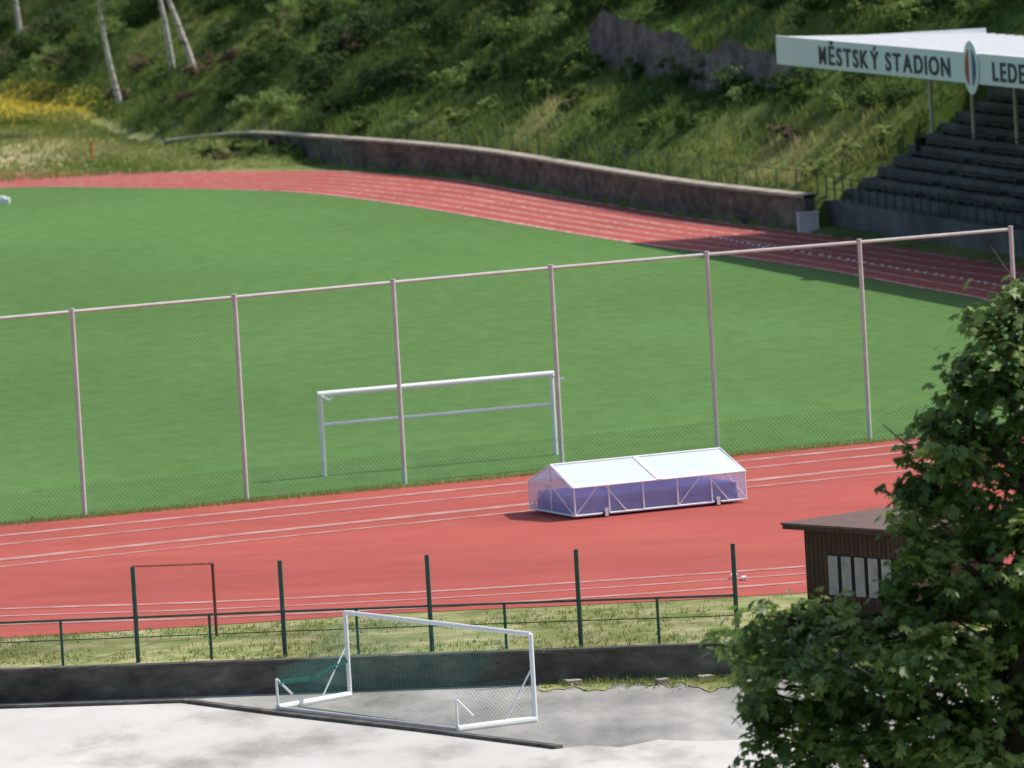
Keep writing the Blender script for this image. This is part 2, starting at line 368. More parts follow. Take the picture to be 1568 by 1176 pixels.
# earth that has washed down along the wall foot
pts = []
for i in range(41):
    t = i/40; pts.append(G(825+t*310, 1046-t*8, LOW))
for i in range(40, -1, -1):
    t = i/40; pts.append(G(825+t*310, 1054-t*4+5*math.sin(t*9)+4*math.sin(t*23+1)+2*math.sin(t*61), LOW))
obj("earth_strip", [Vector((p.x, p.y, LOW+.03)) for p in pts], [tuple(range(len(pts)))], M['verge'])
mb = MB()
for i in range(90):
    px = random.uniform(840, 1120); py = 1050+random.gauss(0, 4)
    p = G(px, py, LOW); s = random.uniform(0.02, 0.06)
    q = [p+Vector((random.uniform(-s,s), random.uniform(-s,s)*1.5, random.choice((0,0,1))*s*0.8+0.035)) for _ in range(6)]
    mb.add(q, [(0,1,2),(0,2,3),(3,4,5),(1,4,5),(0,3,5)])
for c, r in ((G(870,1052,LOW),0.35),(G(1075,1045,LOW),0.3),(G(1010,1050,LOW),0.25)):
    mb.box(c, (r,0.1,0), (-0.1,r,0), (0,0,0.14))
mb.make("rubble", M['coping'])

mb = MB(); mc = MB()
for a_, b_ in zip(nw[:-1], nw[1:]):
    d = (b_-a_).normalized(); nn = Vector((-d.y, d.x, 0))
    mb.box(Vector((a_.x, a_.y, LOW-0.2)), b_-a_, nn*0.3, (0,0,1.0-0.05))
    mc.box(Vector((a_.x, a_.y, -0.05))-nn*0.03, b_-a_, nn*0.34, (0,0,0.07))
rw = empty("yard_retaining_wall"); mb.make("wall_body", M['wall'], rw); mc.make("wall_top", M['kerb'], rw)

# ------------------------------------------------------------------ far retaining wall
rw = empty("stone_retaining_wall"); mb = MB(); mc = MB()
wp = catmull([Vector(p) for p in wall_pts], 3); wt = [p.z for p in wp]; wp = [Vector((p.x,p.y,0)) for p in wp]; wn = normals2(wp)
inwards = -1 if (hdist(np.array([wp[5].x+wn[5].x]), np.array([wp[5].y+wn[5].y]))[0] > 0) else 1
wn = [-n_*inwards for n_ in wn]
for i in range(len(wp)-1):
    a_, b_, na, nb, za, zb = wp[i], wp[i+1], wn[i], wn[i+1], wt[i], wt[i+1]
    def q(p, n_, o, z): return Vector((p.x, p.y, z))+n_*o
    mb.add([q(a_,na,0,-.1), q(b_,nb,0,-.1), q(b_,nb,.02,zb-.12), q(a_,na,.02,za-.12), q(a_,na,.45,-.1), q(b_,nb,.45,-.1), q(b_,nb,.45,zb-.12), q(a_,na,.45,za-.12)],
           [(0,1,2,3),(5,4,7,6),(3,2,6,7),(0,3,7,4),(1,5,6,2)])
    mc.add([q(a_,na,-.06,za-.12), q(b_,nb,-.06,zb-.12), q(b_,nb,-.06,zb), q(a_,na,-.06,za), q(a_,na,.52,za-.12), q(b_,nb,.52,zb-.12), q(b_,nb,.52,zb+.03), q(a_,na,.52,za+.03)],
           [(0,1,2,3),(5,4,7,6),(3,2,6,7),(0,4,5,1)])
mb.make("wall_body", M['wall'], rw); mc.make("coping", M['coping'], rw)
def railing(name, pts, h, step, mat, z0, rails=(1.0, 0.5), r=0.03):
    e = empty(name); mb = MB()
    for a_, b_ in zip(pts[:-1], pts[1:]):
        L_ = (b_-a_).length; k = max(1, round(L_/step))
        for i in range(k):
            p = a_.lerp(b_, i/k); mb.tube((p.x, p.y, z0), (p.x, p.y, z0+h), r, n=6)
        for f_ in rails:
            mb.tube((a_.x, a_.y, z0+h*f_-r), (b_.x, b_.y, z0+h*f_-r), r*0.8, n=6)
    mb.make("posts_and_rails", mat, e); return e
pts = [wp[i]+wn[i]*0.6 for i in range(0, len(wp)-14, 3)]
railing("green_hill_fence", pts, 1.0, 2.4, M['greenpaint'], 1.5, (1.0,), 0.025)

# ------------------------------------------------------------------ grandstand
gs = empty("grandstand")
LS = 75
def SP(m, k, z): return E+B*m+NN*k+UP*z
mb = MB()
prof = [(1.6,-0.1),(1.6,1.2)]; k_, z_ = 1.6, 1.2
prof.append((2.6,1.2)); k_ = 2.6
for i in range(9):
    z_ += 0.42; prof.append((k_, z_)); k_ += 0.72; prof.append((k_, z_))
prof.append((k_, -0.1))
npf = len(prof)
mb.add([SP(0,k,z) for k, z in prof]+[SP(LS,k,z) for k, z in prof], [(i, i+1, npf+i+1, npf+i) for i in range(npf-1)]+[tuple(range(npf))[::-1], tuple(range(npf, 2*npf))])
mb.make("stepped_terrace", M['conc'], gs)
mb = MB(); k_, z_ = 2.6, 1.62
for i in range(9):
    for s in range(8):
        mb.box(SP(1.5+s*9, k_+0.2, z_+0.13), B*7.8, NN*0.36, UP*0.06)
        for q_ in range(5): mb.box(SP(1.8+s*9+q_*1.75, k_+0.28, z_+0.002), B*.12, NN*0.2, UP*0.128)
    k_ += 0.72; z_ += 0.42
mb.make("bench_rows", M['seat'], gs)
mb = MB()
mb.box(SP(0, 9.08, -0.1), B*LS, NN*0.25, UP*7.6); mb.make("back_wall", M['conc'], gs)
mb = MB(); RD = 9.4
mb.add([SP(-0.2,0.06,8.2), SP(LS,0.06,8.2), SP(LS,RD,7.75), SP(-0.2,RD,7.75), SP(-0.2,0.06,8.05), SP(LS,0.06,8.05), SP(LS,RD,7.6), SP(-0.2,RD,7.6)],
       [(0,1,2,3),(7,6,5,4),(0,3,7,4),(1,5,6,2),(2,6,7,3),(0,4,5,1)])
for i in range(60):
    m = i*1.25
    mb.box(SP(m,0.2,8.195), B*0.08, NN*9.0+UP*(-0.435), UP*0.05)
mb.make("roof_sheet", M['roof'], gs)
mb = MB(); mb.box(SP(-0.25,-0.06,7.08), B*(LS+.3), NN*0.12, UP*1.2)
mb.box(SP(-0.25,0.06,7.5), B*0.1, NN*9.2-UP*0.1, UP*0.6)
mb.make("fascia", M['fascia'], gs)
mb = MB()
for i in range(13):
    m = 0.3+i*5.75
    mb.tube(SP(m,6.5,3.6), SP(m,6.5,7.75), 0.09, n=10)
    mb.box(SP(m-.06,0.1,7.6), B*0.12, NN*9-UP*0.05, UP*0.22)
mb.make("columns_and_beams", M['galv'], gs)
def sign(txt, m0, m1, z, hgt, name):
    gl_ = []; pos = 0
    for ch in txt:
        if ch == ' ': pos += .38; continue
        cu = bpy.data.curves.new(name, 'FONT'); cu.body = ch; cu.size = 1; cu.extrude = 0.012; cu.offset = 0.02
        o = bpy.data.objects.new(name, cu); COL.objects.link(o); bpy.context.view_layer.update()
        me = bpy.data.meshes.new_from_object(o.evaluated_get(bpy.context.evaluated_depsgraph_get())); bpy.data.objects.remove(o)
        v = np.array([q_.co[:] for q_ in me.vertices]); fs = [tuple(p_.vertices) for p_ in me.polygons]
        w_ = v[:,0].max()-v[:,0].min(); v[:,0] += pos-v[:,0].min()
        if ch == 'M': v[:,0] = pos+(v[:,0]-pos)*.86; w_ *= .86; pos += .06
        pos += w_+.17; gl_.append((v, fs))
    pos -= .17; mb = MB()
    for v, fs in gl_: mb.add([SP(c[0]/pos*(m1-m0)+m0, -0.085-c[2], z+c[1]/.7*hgt) for c in v], fs)
    mb.make(name, M['text'], gs)
sign("MĚSTSKÝ STADION", 6.1, 23.9, 7.28, 0.72, "lettering")
sign("LEDEČ NAD SÁZAVOU", 29.3, 49, 7.28, 0.72, "lettering_town")
mb = MB(); mr = MB(); mbl = MB()
def shield(mb_, m, z, rx, rz, k, part=None):
    vs = []
    for i in range(24):
        t = 2*math.pi*i/24; x = rx*math.cos(t); y = rz*math.sin(t)
        if part == 'L': x = min(x, -0.25)
        if part == 'R': x = max(x, 0.25)
        vs.append(SP(m+x, k, z+y))
    nv_ = len(vs); vs += [v+NN*0.04 for v in vs]
    mb_.add(vs, [tuple(range(nv_))]+[(i, (i+1)%nv_, nv_+(i+1)%nv_, nv_+i) for i in range(nv_)])
shield(mb, 26.7, 7.7, 0.95, 1.05, -0.12); shield(mr, 26.7, 7.7, 0.65, 0.7, -0.16, 'L'); shield(mbl, 26.7, 7.7, 0.65, 0.7, -0.16, 'R')
mb.make("crest_board", M['fascia'], gs); mr.make("crest_red", M['redshield'], gs); mbl.make("crest_blue", M['blueshield'], gs)
railing("grandstand_railing", [SP(0,1.75,0), SP(LS,1.75,0)], 1.05, 1.2, M['greenpaint'], 1.2, (1.0,0.5), 0.035)
mb = MB(); c = G(1224,357)
mb.box(c+Vector((0,0,0)), (0.85,0.1,0), (-0.05,0.5,0), (0,0,0.8)); mb.box(c+Vector((-0.03,-0.03,0.8)), (0.93,0.1,0), (-0.05,0.58,0), (0,0,0.06))
mb.make("electrical_cabinet", M['bin'])
mb = MB(); p = SP(1.5,5.55,2.881); mb.tube(p, p+UP*0.7, 0.2, 0.26, 10); mb.tube(p+UP*0.7, p+UP*0.76, 0.28, 0.28, 10); mb.make("litter_bin", M['black'])

# ------------------------------------------------------------------ ball stop fence
bf = empty("ball_stop_fence")
bases = [G(-120,818), G(130,792), G(378,767), G(620,741), G(861,716), G(1099,693), G(1332,672), G(1563,650)]
mb = MB()
for p in bases:
    mb.tube((p.x,p.y,-0.1), (p.x,p.y,6.0), 0.068, n=10); mb.tube((p.x,p.y,6.0), (p.x,p.y,6.03), 0.075, n=10)
for a_, b_ in zip(bases[:-1], bases[1:]):
    mb.tube(a_+UP*5.93, b_+UP*5.93, 0.05, n=8)
mb.make("posts_and_rail", M['galv'], bf)
mb = MB()
for a_, b_ in zip(bases[:-1], bases[1:]):
    mb.net(a_+UP*0.02, b_-a_, UP, (b_-a_).length, 5.9, 0.15, 0.0022)
    mb.net(a_+UP*0.02+Vector((0,-.01,0)), b_-a_, UP, (b_-a_).length, 0.9, 0.13, 0.005)
mb.make("wire_mesh", M['netw'], bf)

# ------------------------------------------------------------------ football goal
fg = empty("football_goal"); mb = MB()
gl = G(497,729); gr = G(851,696); u = (gr-gl).normalized(); back = Vector((u.y,-u.x,0))
r = 0.08
mb.tube(gl-UP*.1, gl+UP*2.44, r, n=12); mb.tube(gr-UP*.1, gr+UP*2.44, r, n=12)
mb.tube(gl+UP*2.44-u*r, gr+UP*2.44+u*r, 0.10, n=12)
mb.tube(gl+UP*1.53, gr+UP*1.53, 0.06, n=8)
for p in (gl, gr):
    mb.tube(p+UP*2.42, p+UP*2.28+back*0.55+u*0.12, 0.03, n=6); mb.tube(p+UP*2.28+back*0.55+u*0.12, p+UP*2.36+back*0.55+u*0.2, 0.05, n=6)
mb.make("goal_frame", M['white'], fg)

# ------------------------------------------------------------------ high jump mat cover
hj = empty("high_jump_mat_cover")
c0 = G(881,797); u = Vector((math.cos(math.radians(23)), math.sin(math.radians(23)), 0)); v = Vector((-u.y, u.x, 0))
Ln = (G(1141,770)-c0).dot(u); Wd = 3.1; e_ = 0.9; rd = 1.42; g0 = 0.12
def HP(a, b, z): return c0+u*a+v*b+UP*z
mb = MB()
mb.add([HP(-.04,-.06,e_), HP(Ln+.04,-.06,e_), HP(Ln+.04,Wd/2,rd), HP(-.04,Wd/2,rd), HP(Ln+.04,Wd+.06,e_), HP(-.04,Wd+.06,e_)], [(0,1,2,3),(3,2,4,5)])
mb.make("polycarbonate_roof", M['polyroof'], hj)
mb = MB()
mb.add([HP(0,0,g0), HP(Ln,0,g0), HP(Ln,0,e_), HP(0,0,e_)], [(0,1,2,3)])
mb.add([HP(0,Wd,g0), HP(Ln,Wd,g0), HP(Ln,Wd,e_), HP(0,Wd,e_)], [(0,1,2,3)])
for a_ in (0, Ln): mb.add([HP(a_,0,g0), HP(a_,Wd,g0), HP(a_,Wd,e_), HP(a_,Wd/2,rd), HP(a_,0,e_)], [(0,1,2,3,4)])
mb.make("clear_walls", M['polywall'], hj)
mb = MB(); t = 0.022
def bar(a, b, rr=t): mb.tube(a, b, rr, n=6)
for b_ in (-0.02, Wd+0.02):
    bar(HP(0,b_,g0), HP(Ln,b_,g0), .03); bar(HP(0,b_,e_), HP(Ln,b_,e_), .03)
    nb = 5
    for i in range(nb+1):
        a_ = Ln*i/nb; bar(HP(a_,b_,g0), HP(a_,b_,e_))
        if i in (0, 3): bar(HP(a_,b_,g0), HP(a_+Ln/nb*.7,b_,e_), .016)
        if i in (0, 3): bar(HP(a_+Ln/nb*1.5,b_,g0), HP(a_+Ln/nb*.9,b_,e_), .016)
for a_ in (0, Ln):
    for b_ in (0, Wd): bar(HP(a_,b_,e_), HP(a_,Wd/2,rd+.012), .025)
bar(HP(0,Wd/2,rd+.015), HP(Ln,Wd/2,rd+.015), .03)
for a_ in (-.02, Ln+.02):
    bar(HP(a_,0,g0), HP(a_,Wd,g0), .03); bar(HP(a_,0,e_), HP(a_,Wd,e_)); bar(HP(a_,Wd/2,g0), HP(a_,Wd/2,rd)); bar(HP(a_,0,g0), HP(a_,Wd/2,e_), .018); bar(HP(a_,Wd,g0), HP(a_,Wd/2,e_), .018)
mb.add([HP(Ln*.5-.09,-.065,e_+.02), HP(Ln*.5+.09,-.065,e_+.02), HP(Ln*.5+.09,Wd/2,rd+.02), HP(Ln*.5-.09,Wd/2,rd+.02)], [(0,1,2,3)])
mb.make("frame", M['white'], hj)
mb = MB()
for a_ in (0.9, Ln-0.9):
    for b_ in (-0.1, Wd+0.1):
        mb.tube(HP(a_,b_-.03,.1), HP(a_,b_+.03,.1), 0.1, n=14)
mb.make("wheels", M['black'], hj)
mb = MB()
for a_ in (0.9, Ln-0.9): mb.box(HP(a_-.05,-.15,.05), u*.1, v*.04, UP*.22)
mb.make("wheel_brackets", M['white'], hj)
mb = MB()
for i in range(3):
    mb.box(HP(.15+i*(Ln-.3)/3, .12, .06), u*((Ln-.3)/3-.04), v*(Wd-.3), UP*.28)
    mb.box(HP(.17+i*(Ln-.3)/3, .14, .36), u*((Ln-.3)/3-.08), v*(Wd-.34), UP*.24)
mb.make("landing_mats", M['blue'], hj)

# ------------------------------------------------------------------ near perimeter fence
pf = empty("perimeter_fence"); mb = MB()
tall = [(-18,1024,870),(212,1015,863),(437,1006,858),(662,998,850),(890,990,841),(1130,982,833)]
tp = []
for x, y, ty in tall:
    p = G(x, y); tp.append(p); mb.tube(p-UP*.05, p+UP*2.33, 0.055, n=8)
sh = [tp[i].lerp(tp[i+1], 0.5) for i in range(5)]
for p in sh: mb.tube(p-UP*.05, p+UP*1.12, 0.035, n=8)
tp2 = [tp[0]*2-tp[1]]+tp
for a_, b_ in zip(tp2[:-1], tp2[1:]):
    mb.tube(a_+UP*1.1, b_+UP*1.1, 0.03, n=6); mb.tube(a_+UP*0.62, b_+UP*0.62, 0.014, n=6)
mb.make("posts_and_rails", M['greenpaint'], pf)
mb = MB()
for a_, b_ in zip(tp2[:-1], tp2[1:]): mb.net(a_+UP*.04, b_-a_, UP, (b_-a_).length, 1.05, 0.085, 0.0022)
mb.make("wire_mesh", M['greenpaint'], pf)
gf = empty("steel_gate_frame"); mb = MB(); a_ = tp[1]+Vector((0,.15,0)); b_ = G(332,975)
b_ = Vector((b_.x, b_.y, 0)); mb.tube(b_, b_+UP*1.82, .04, n=6); mb.tube(a_, a_+UP*2.32, .03, n=6)
mb.tube(b_+UP*1.82, a_+UP*2.32, .025, n=6); mb.make("frame", M['rust'], gf)

# ------------------------------------------------------------------ small training goal
tg = empty("training_goal"); mb = MB()
A1 = G(536,1066,LOW+.03); B1 = G(820,1104,LOW+.03); A2 = G(426,1086,LOW+.03); B2 = G(701,1119,LOW+.03)
T = UP*2.0
mb.tube(A1, A1+T, .055, n=10); mb.tube(B1, B1+T, .055, n=10); mb.tube(A1+T, B1+T, .055, n=10)
for P1, P2 in ((A1, A2), (B1, B2)):
    mb.tube(P1+UP*.04, P2+UP*.04, .085, n=10)
    mb.tube(P2, P2+UP*.72, .03, n=8)
    mb.tube(P2+UP*.72, P2.lerp(P1,.2)+UP*.3, .03, n=8)
    mb.tube(P1+UP*1.25, P1.lerp(P2,.42), .022, n=6)
mb.make("goal_frame", M['white'], tg)
mb = MB(); mb.tube(A2+UP*.03, B2+UP*.03, .045, n=8)
mb.make("rear_ground_bar", M['galv'], tg)
mb = MB()
for P1, P2 in ((A1, A2), (B1, B2)):
    mb.net(P2, P1-P2, UP, (P1-P2).length, .72, .1, .004)
    o = P2+UP*.72; mb.net(o, P1-P2, (P1+UP*1.25)-(P1+UP*.72), (P1-P2).length*.98, .3, .1, .004)
mb.net(A2, B2-A2, UP, (B2-A2).length, .72, .1, .003)
V_ = (A1+UP*1.9)-(A2+UP*.72); mb.net(A2+UP*.72, B2-A2, V_, (B2-A2).length, V_.length, .1, .0032)
for k in range(26):
    t0 = k/25; p = A2.lerp(A1, t0)+UP*(.5+.35*abs(t0-.5)+.25*t0); mb.tube(p, p-UP*.1+Vector((.05,.02,0)), .03, n=4)
mb.make("goal_net", M['netteal'], tg)

# ------------------------------------------------------------------ wooden hut
hut = empty("wooden_hut"); c0 = G(1240,957); f = Vector((.64,-.77,0)).normalized(); g = Vector((.77,.64,0)).normalized()
LH, DH, HH = 3.7, 3.0, 2.35
def HU(a, b, z): return c0+f*a+g*b+UP*z
mb = MB(); mb.box(HU(0,0,0), f*LH, g*DH, UP*HH)
for i in range(int(LH/.16)):
    a_ = i*.16
    mb.box(HU(a_,-.025,0), f*.14, g*.024, UP*(.85 if .75 < a_ < 3.1 else HH-.02))
    if .75 < a_ < 3.1: mb.box(HU(a_,-.025,1.75), f*.14, g*.024, UP*(HH-1.78))
mb.make("plank_walls", M['wood'], hut)
mb = MB(); mb.box(HU(-.35,-.4,HH+.002), f*(LH+.7), g*(DH+.8), UP*.1); mb.make("roof_deck", M['wood'], hut)
mb = MB(); mb.box(HU(-.38,-.43,HH+.104), f*(LH+.76), g*(DH+.86), UP*.05); mb.make("roof_felt", M['rooffelt'], hut)
mb = MB(); mb.box(HU(.72,-.012,.85), f*2.4, g*.012, UP*.9); mb.make("window_opening", M['dark'], hut)
mb = MB()
for i in range(5): mb.box(HU(.8+i*.47,-.03,.78), f*.33, g*.017, UP*.94)
mb.make("window_shutters", M['slat'], hut)

# ------------------------------------------------------------------ foliage
def clump_points(lobes, nclump, n, cr, shell=0.55):
    c = np.array([l[0] for l in lobes], float); r = np.array([l[1] for l in lobes], float)
    w = r.prod(1)**(2/3); w /= w.sum(); k = rng.choice(len(lobes), nclump, p=w)
    d = unit(rng.normal(size=(nclump, 3))); rad = (shell+(1-shell)*rng.random((nclump, 1))**0.7)
    cc = c[k]+d*r[k]*rad; cdir = d; ct = rng.random(nclump)
    j = rng.integers(0, nclump, n); off = rng.normal(size=(n, 3))*cr*np.array([1,1,0.6])
    sc_ = 0.6+0.8*rng.random((nclump, 1)); p = cc[j]+off*sc_[j]
    return p, cdir[j], ct[j]
def leafquads(p, nrm, size, asp=0.55):
    n = len(p); a = unit(np.cross(nrm, rng.normal(size=(n, 3)))); b = np.cross(nrm, a)
    s = (size*(0.6+0.8*rng.random((n, 1))))
    return np.stack([p-a*s*.5, p+b*s*.5*asp, p+a*s*.5, p-b*s*.5*asp], 1)
def bush(centre, r, n=900, leaf=0.18, h=0.95, k=5):
    c = np.array(centre); lobes = []
    for i in range(k):
        o = rng.normal(size=3)*np.array([.45,.45,.18])*r; lobes.append((c+o+np.array([0,0,r*h*.5]), np.array([r*.6,r*.6,r*h*.6])*(0.6+.6*rng.random())))
    p, d, ct = clump_points(lobes, max(12, n//30), n, r*.12, .55)
    nrm = unit(d*.6+np.array([0,0,.5])+rng.normal(size=(n,3))*.5)
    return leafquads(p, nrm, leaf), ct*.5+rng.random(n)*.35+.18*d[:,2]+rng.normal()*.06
groups = {}
def B_at(px, py, r, kind, **k):
    p = Ghit(px, py); P_, t_ = bush((p.x, p.y, p.z-.1), r, n=int(560*r*r+300), **k); groups.setdefault(kind, []).append((P_, t_))
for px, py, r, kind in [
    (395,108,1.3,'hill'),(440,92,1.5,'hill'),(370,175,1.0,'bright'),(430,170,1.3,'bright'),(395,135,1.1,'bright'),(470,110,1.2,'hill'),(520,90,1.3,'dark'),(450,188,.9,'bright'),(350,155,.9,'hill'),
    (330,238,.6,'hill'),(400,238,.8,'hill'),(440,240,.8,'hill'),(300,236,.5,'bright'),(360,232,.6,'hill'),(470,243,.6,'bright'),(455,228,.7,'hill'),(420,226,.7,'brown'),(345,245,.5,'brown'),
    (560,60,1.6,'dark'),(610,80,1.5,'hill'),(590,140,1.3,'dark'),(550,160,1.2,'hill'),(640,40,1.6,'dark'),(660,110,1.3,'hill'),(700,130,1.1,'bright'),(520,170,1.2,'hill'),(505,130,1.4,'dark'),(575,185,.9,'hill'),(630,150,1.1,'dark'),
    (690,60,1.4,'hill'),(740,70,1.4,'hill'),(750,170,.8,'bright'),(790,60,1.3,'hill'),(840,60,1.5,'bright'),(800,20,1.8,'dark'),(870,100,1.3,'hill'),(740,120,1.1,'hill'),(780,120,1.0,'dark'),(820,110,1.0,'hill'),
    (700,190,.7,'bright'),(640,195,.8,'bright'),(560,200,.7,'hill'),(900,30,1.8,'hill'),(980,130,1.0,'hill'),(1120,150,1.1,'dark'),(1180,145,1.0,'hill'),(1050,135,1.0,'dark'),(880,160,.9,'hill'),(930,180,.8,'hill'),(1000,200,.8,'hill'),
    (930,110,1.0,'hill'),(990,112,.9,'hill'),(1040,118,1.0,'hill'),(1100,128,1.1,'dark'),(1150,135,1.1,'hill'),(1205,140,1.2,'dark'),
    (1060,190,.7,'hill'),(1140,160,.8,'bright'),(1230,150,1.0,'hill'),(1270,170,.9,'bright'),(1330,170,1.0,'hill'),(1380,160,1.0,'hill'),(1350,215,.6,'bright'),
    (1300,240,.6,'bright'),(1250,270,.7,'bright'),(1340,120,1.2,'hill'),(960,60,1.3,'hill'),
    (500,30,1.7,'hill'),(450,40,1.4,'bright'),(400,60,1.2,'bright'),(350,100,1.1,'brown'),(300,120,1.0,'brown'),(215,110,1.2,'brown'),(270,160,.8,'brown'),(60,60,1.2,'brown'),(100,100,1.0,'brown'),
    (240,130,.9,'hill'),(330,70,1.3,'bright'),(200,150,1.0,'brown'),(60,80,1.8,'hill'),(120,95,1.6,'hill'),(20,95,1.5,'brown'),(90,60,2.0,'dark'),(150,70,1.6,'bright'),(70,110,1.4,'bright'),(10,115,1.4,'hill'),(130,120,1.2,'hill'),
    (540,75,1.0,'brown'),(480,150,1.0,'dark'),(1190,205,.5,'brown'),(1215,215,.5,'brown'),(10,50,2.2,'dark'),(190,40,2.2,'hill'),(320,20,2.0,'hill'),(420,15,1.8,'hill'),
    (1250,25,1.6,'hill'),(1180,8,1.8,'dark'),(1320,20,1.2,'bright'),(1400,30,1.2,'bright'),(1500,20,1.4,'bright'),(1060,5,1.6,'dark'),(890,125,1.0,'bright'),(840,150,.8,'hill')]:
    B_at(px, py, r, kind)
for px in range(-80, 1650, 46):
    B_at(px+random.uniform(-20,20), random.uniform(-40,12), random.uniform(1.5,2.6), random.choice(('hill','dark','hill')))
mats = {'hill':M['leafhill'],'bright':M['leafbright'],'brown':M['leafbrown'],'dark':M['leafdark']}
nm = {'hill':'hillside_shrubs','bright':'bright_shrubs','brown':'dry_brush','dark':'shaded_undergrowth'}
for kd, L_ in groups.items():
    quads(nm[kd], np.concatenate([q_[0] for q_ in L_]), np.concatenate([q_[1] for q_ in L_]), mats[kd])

def blades(x, y, z, hgt, wid, tint, name, mat, nb=5, spread=.12):
    n = len(x); x = np.repeat(x, nb)+rng.normal(size=n*nb)*spread; y = np.repeat(y, nb)+rng.normal(size=n*nb)*spread
    z = np.repeat(z, nb); h_ = np.repeat(hgt, nb)*(.6+.7*rng.random(n*nb)); t = np.repeat(tint, nb)+rng.normal(size=n*nb)*.1
    an = rng.random(n*nb)*2*math.pi; w = wid*(.6+.8*rng.random(n*nb)); ln = rng.normal(size=(n*nb,2))*.35
    dx = np.cos(an)*w; dy = np.sin(an)*w; N_ = len(x)
    P_ = np.zeros((N_,4,3)); 
    P_[:,0] = np.stack([x-dx,y-dy,z-.05],1); P_[:,1] = np.stack([x+dx,y+dy,z-.05],1)
    tx = x+ln[:,0]*h_; ty = y+ln[:,1]*h_
    P_[:,2] = np.stack([tx+dx*.3,ty+dy*.3,z+h_],1); P_[:,3] = np.stack([tx-dx*.3,ty-dy*.3,z+h_],1)
    quads(name, P_, t, mat)
n0 = 100000
x = rng.uniform(-45, 32, n0); y = rng.uniform(300, 520, n0); d = hdist(x, y)
vis = (np.abs(x/y) < 0.075)
m = vis & (((d > .7) & (d < 20)) )
kk = (x-E.x)*NN.x+(y-E.y)*NN.y; mm = (x-E.x)*B.x+(y-E.y)*B.y
m &= ~((kk > 1) & (kk < 9.6) & (mm > -.3))
x, y, d = x[m], y[m], d[m]; z = hz(x, y)
pt = np.sin(x*.33+2*np.sin(y*.11))+np.sin(y*.19+x*.1+1)
pt2 = np.sin(x*1.3+y*.7)*np.sin(y*.9-x*.4); pt3 = np.sin(x*3.1+y*1.1)*np.sin(y*1.7-x*2.0)
blades(x, y, z, .18+.2*rng.random(len(x))+.18*np.clip(pt2+pt3, 0, 1), .035, .33+.16*pt+.14*pt2+.12*pt3+.35*place(x,y,lit_spots)-.3*place(x,y,shade_spots), "hillside_grass", M['tuft'])  # blades carry the same painted sun and shade patches in their tint
n0 = 34000; x = rng.uniform(-42, -2, n0); y = rng.uniform(392, 510, n0); d = hdist(x, y); m = (d < -.1) & (np.abs(x/y) < .075)
x, y = x[m], y[m]; dr = np.hypot((x-G(15,240).x)/6, (y-G(15,240).y)/22)
k = rng.random(len(x)) < np.clip(dr, .12, 1); x, y = x[k], y[k]
blades(x, y, hz(x, y), .12+.12*rng.random(len(x)), .03, .5+.25*rng.random(len(x))+.15*np.sin(x*.6+y*.2), "meadow_grass", M['tuft'])
n0 = 4600; c = G(40,162); a_ = rng.normal(size=(n0,2)); x = c.x+a_[:,0]*4.2; y = c.y+a_[:,1]*11; k = hdist(x, y) < 2.5; x, y = x[k], y[k]; n0 = len(x)
p = np.stack([x, y, hz(x, y)+.2+.15*rng.random(n0)], 1); nr_ = unit(np.array([0,-.4,1])+rng.normal(size=(n0,3))*.4)
quads("yellow_wildflowers", leafquads(p, nr_, .11, 1), rng.random(n0), M['yellow'])
n0 = 3800; px = rng.uniform(-200, 1300, n0); tt = rng.random(n0); X_ = []
for i in range(n0):
    b0 = 1024-px[i]*.034; b1 = 976-px[i]*.052
    q_ = G(px[i], b0+(b1-b0)*tt[i]); X_.append((q_.x, q_.y))
X_ = np.array(X_); ok = (np.sin(X_[:,0]*.8)+np.sin(X_[:,1]*1.3+X_[:,0]*.3)) > rng.normal(size=n0)*.8-.1; X_ = X_[ok]
blades(X_[:,0], X_[:,1], np.zeros(len(X_)), .03+.07*rng.random(len(X_)), .014, .6+.25*rng.random(len(X_)), "verge_grass", M['tuft'], nb=6, spread=.06)
px = rng.uniform(835,1130,320); X_ = np.array([G(a, 1049-(a-835)*.02+rng.normal()*4, LOW)[:2] for a in px])
blades(X_[:,0], X_[:,1], np.full(len(X_), LOW), .06+.12*rng.random(len(X_)), .014, .5+.4*rng.random(len(X_)), "yard_weeds", M['tuft'], nb=7, spread=.05)
px = rng.uniform(-60,1400,2600); X_ = np.array([G(a, 805-a*.0949+rng.normal()*1.2)[:2] for a in px])
blades(X_[:,0], X_[:,1], np.zeros(len(X_)), .05+.08*rng.random(len(X_)), .012, .6+.4*rng.random(len(X_)), "pitch_edge_grass", M['tuft'], nb=6, spread=.07)

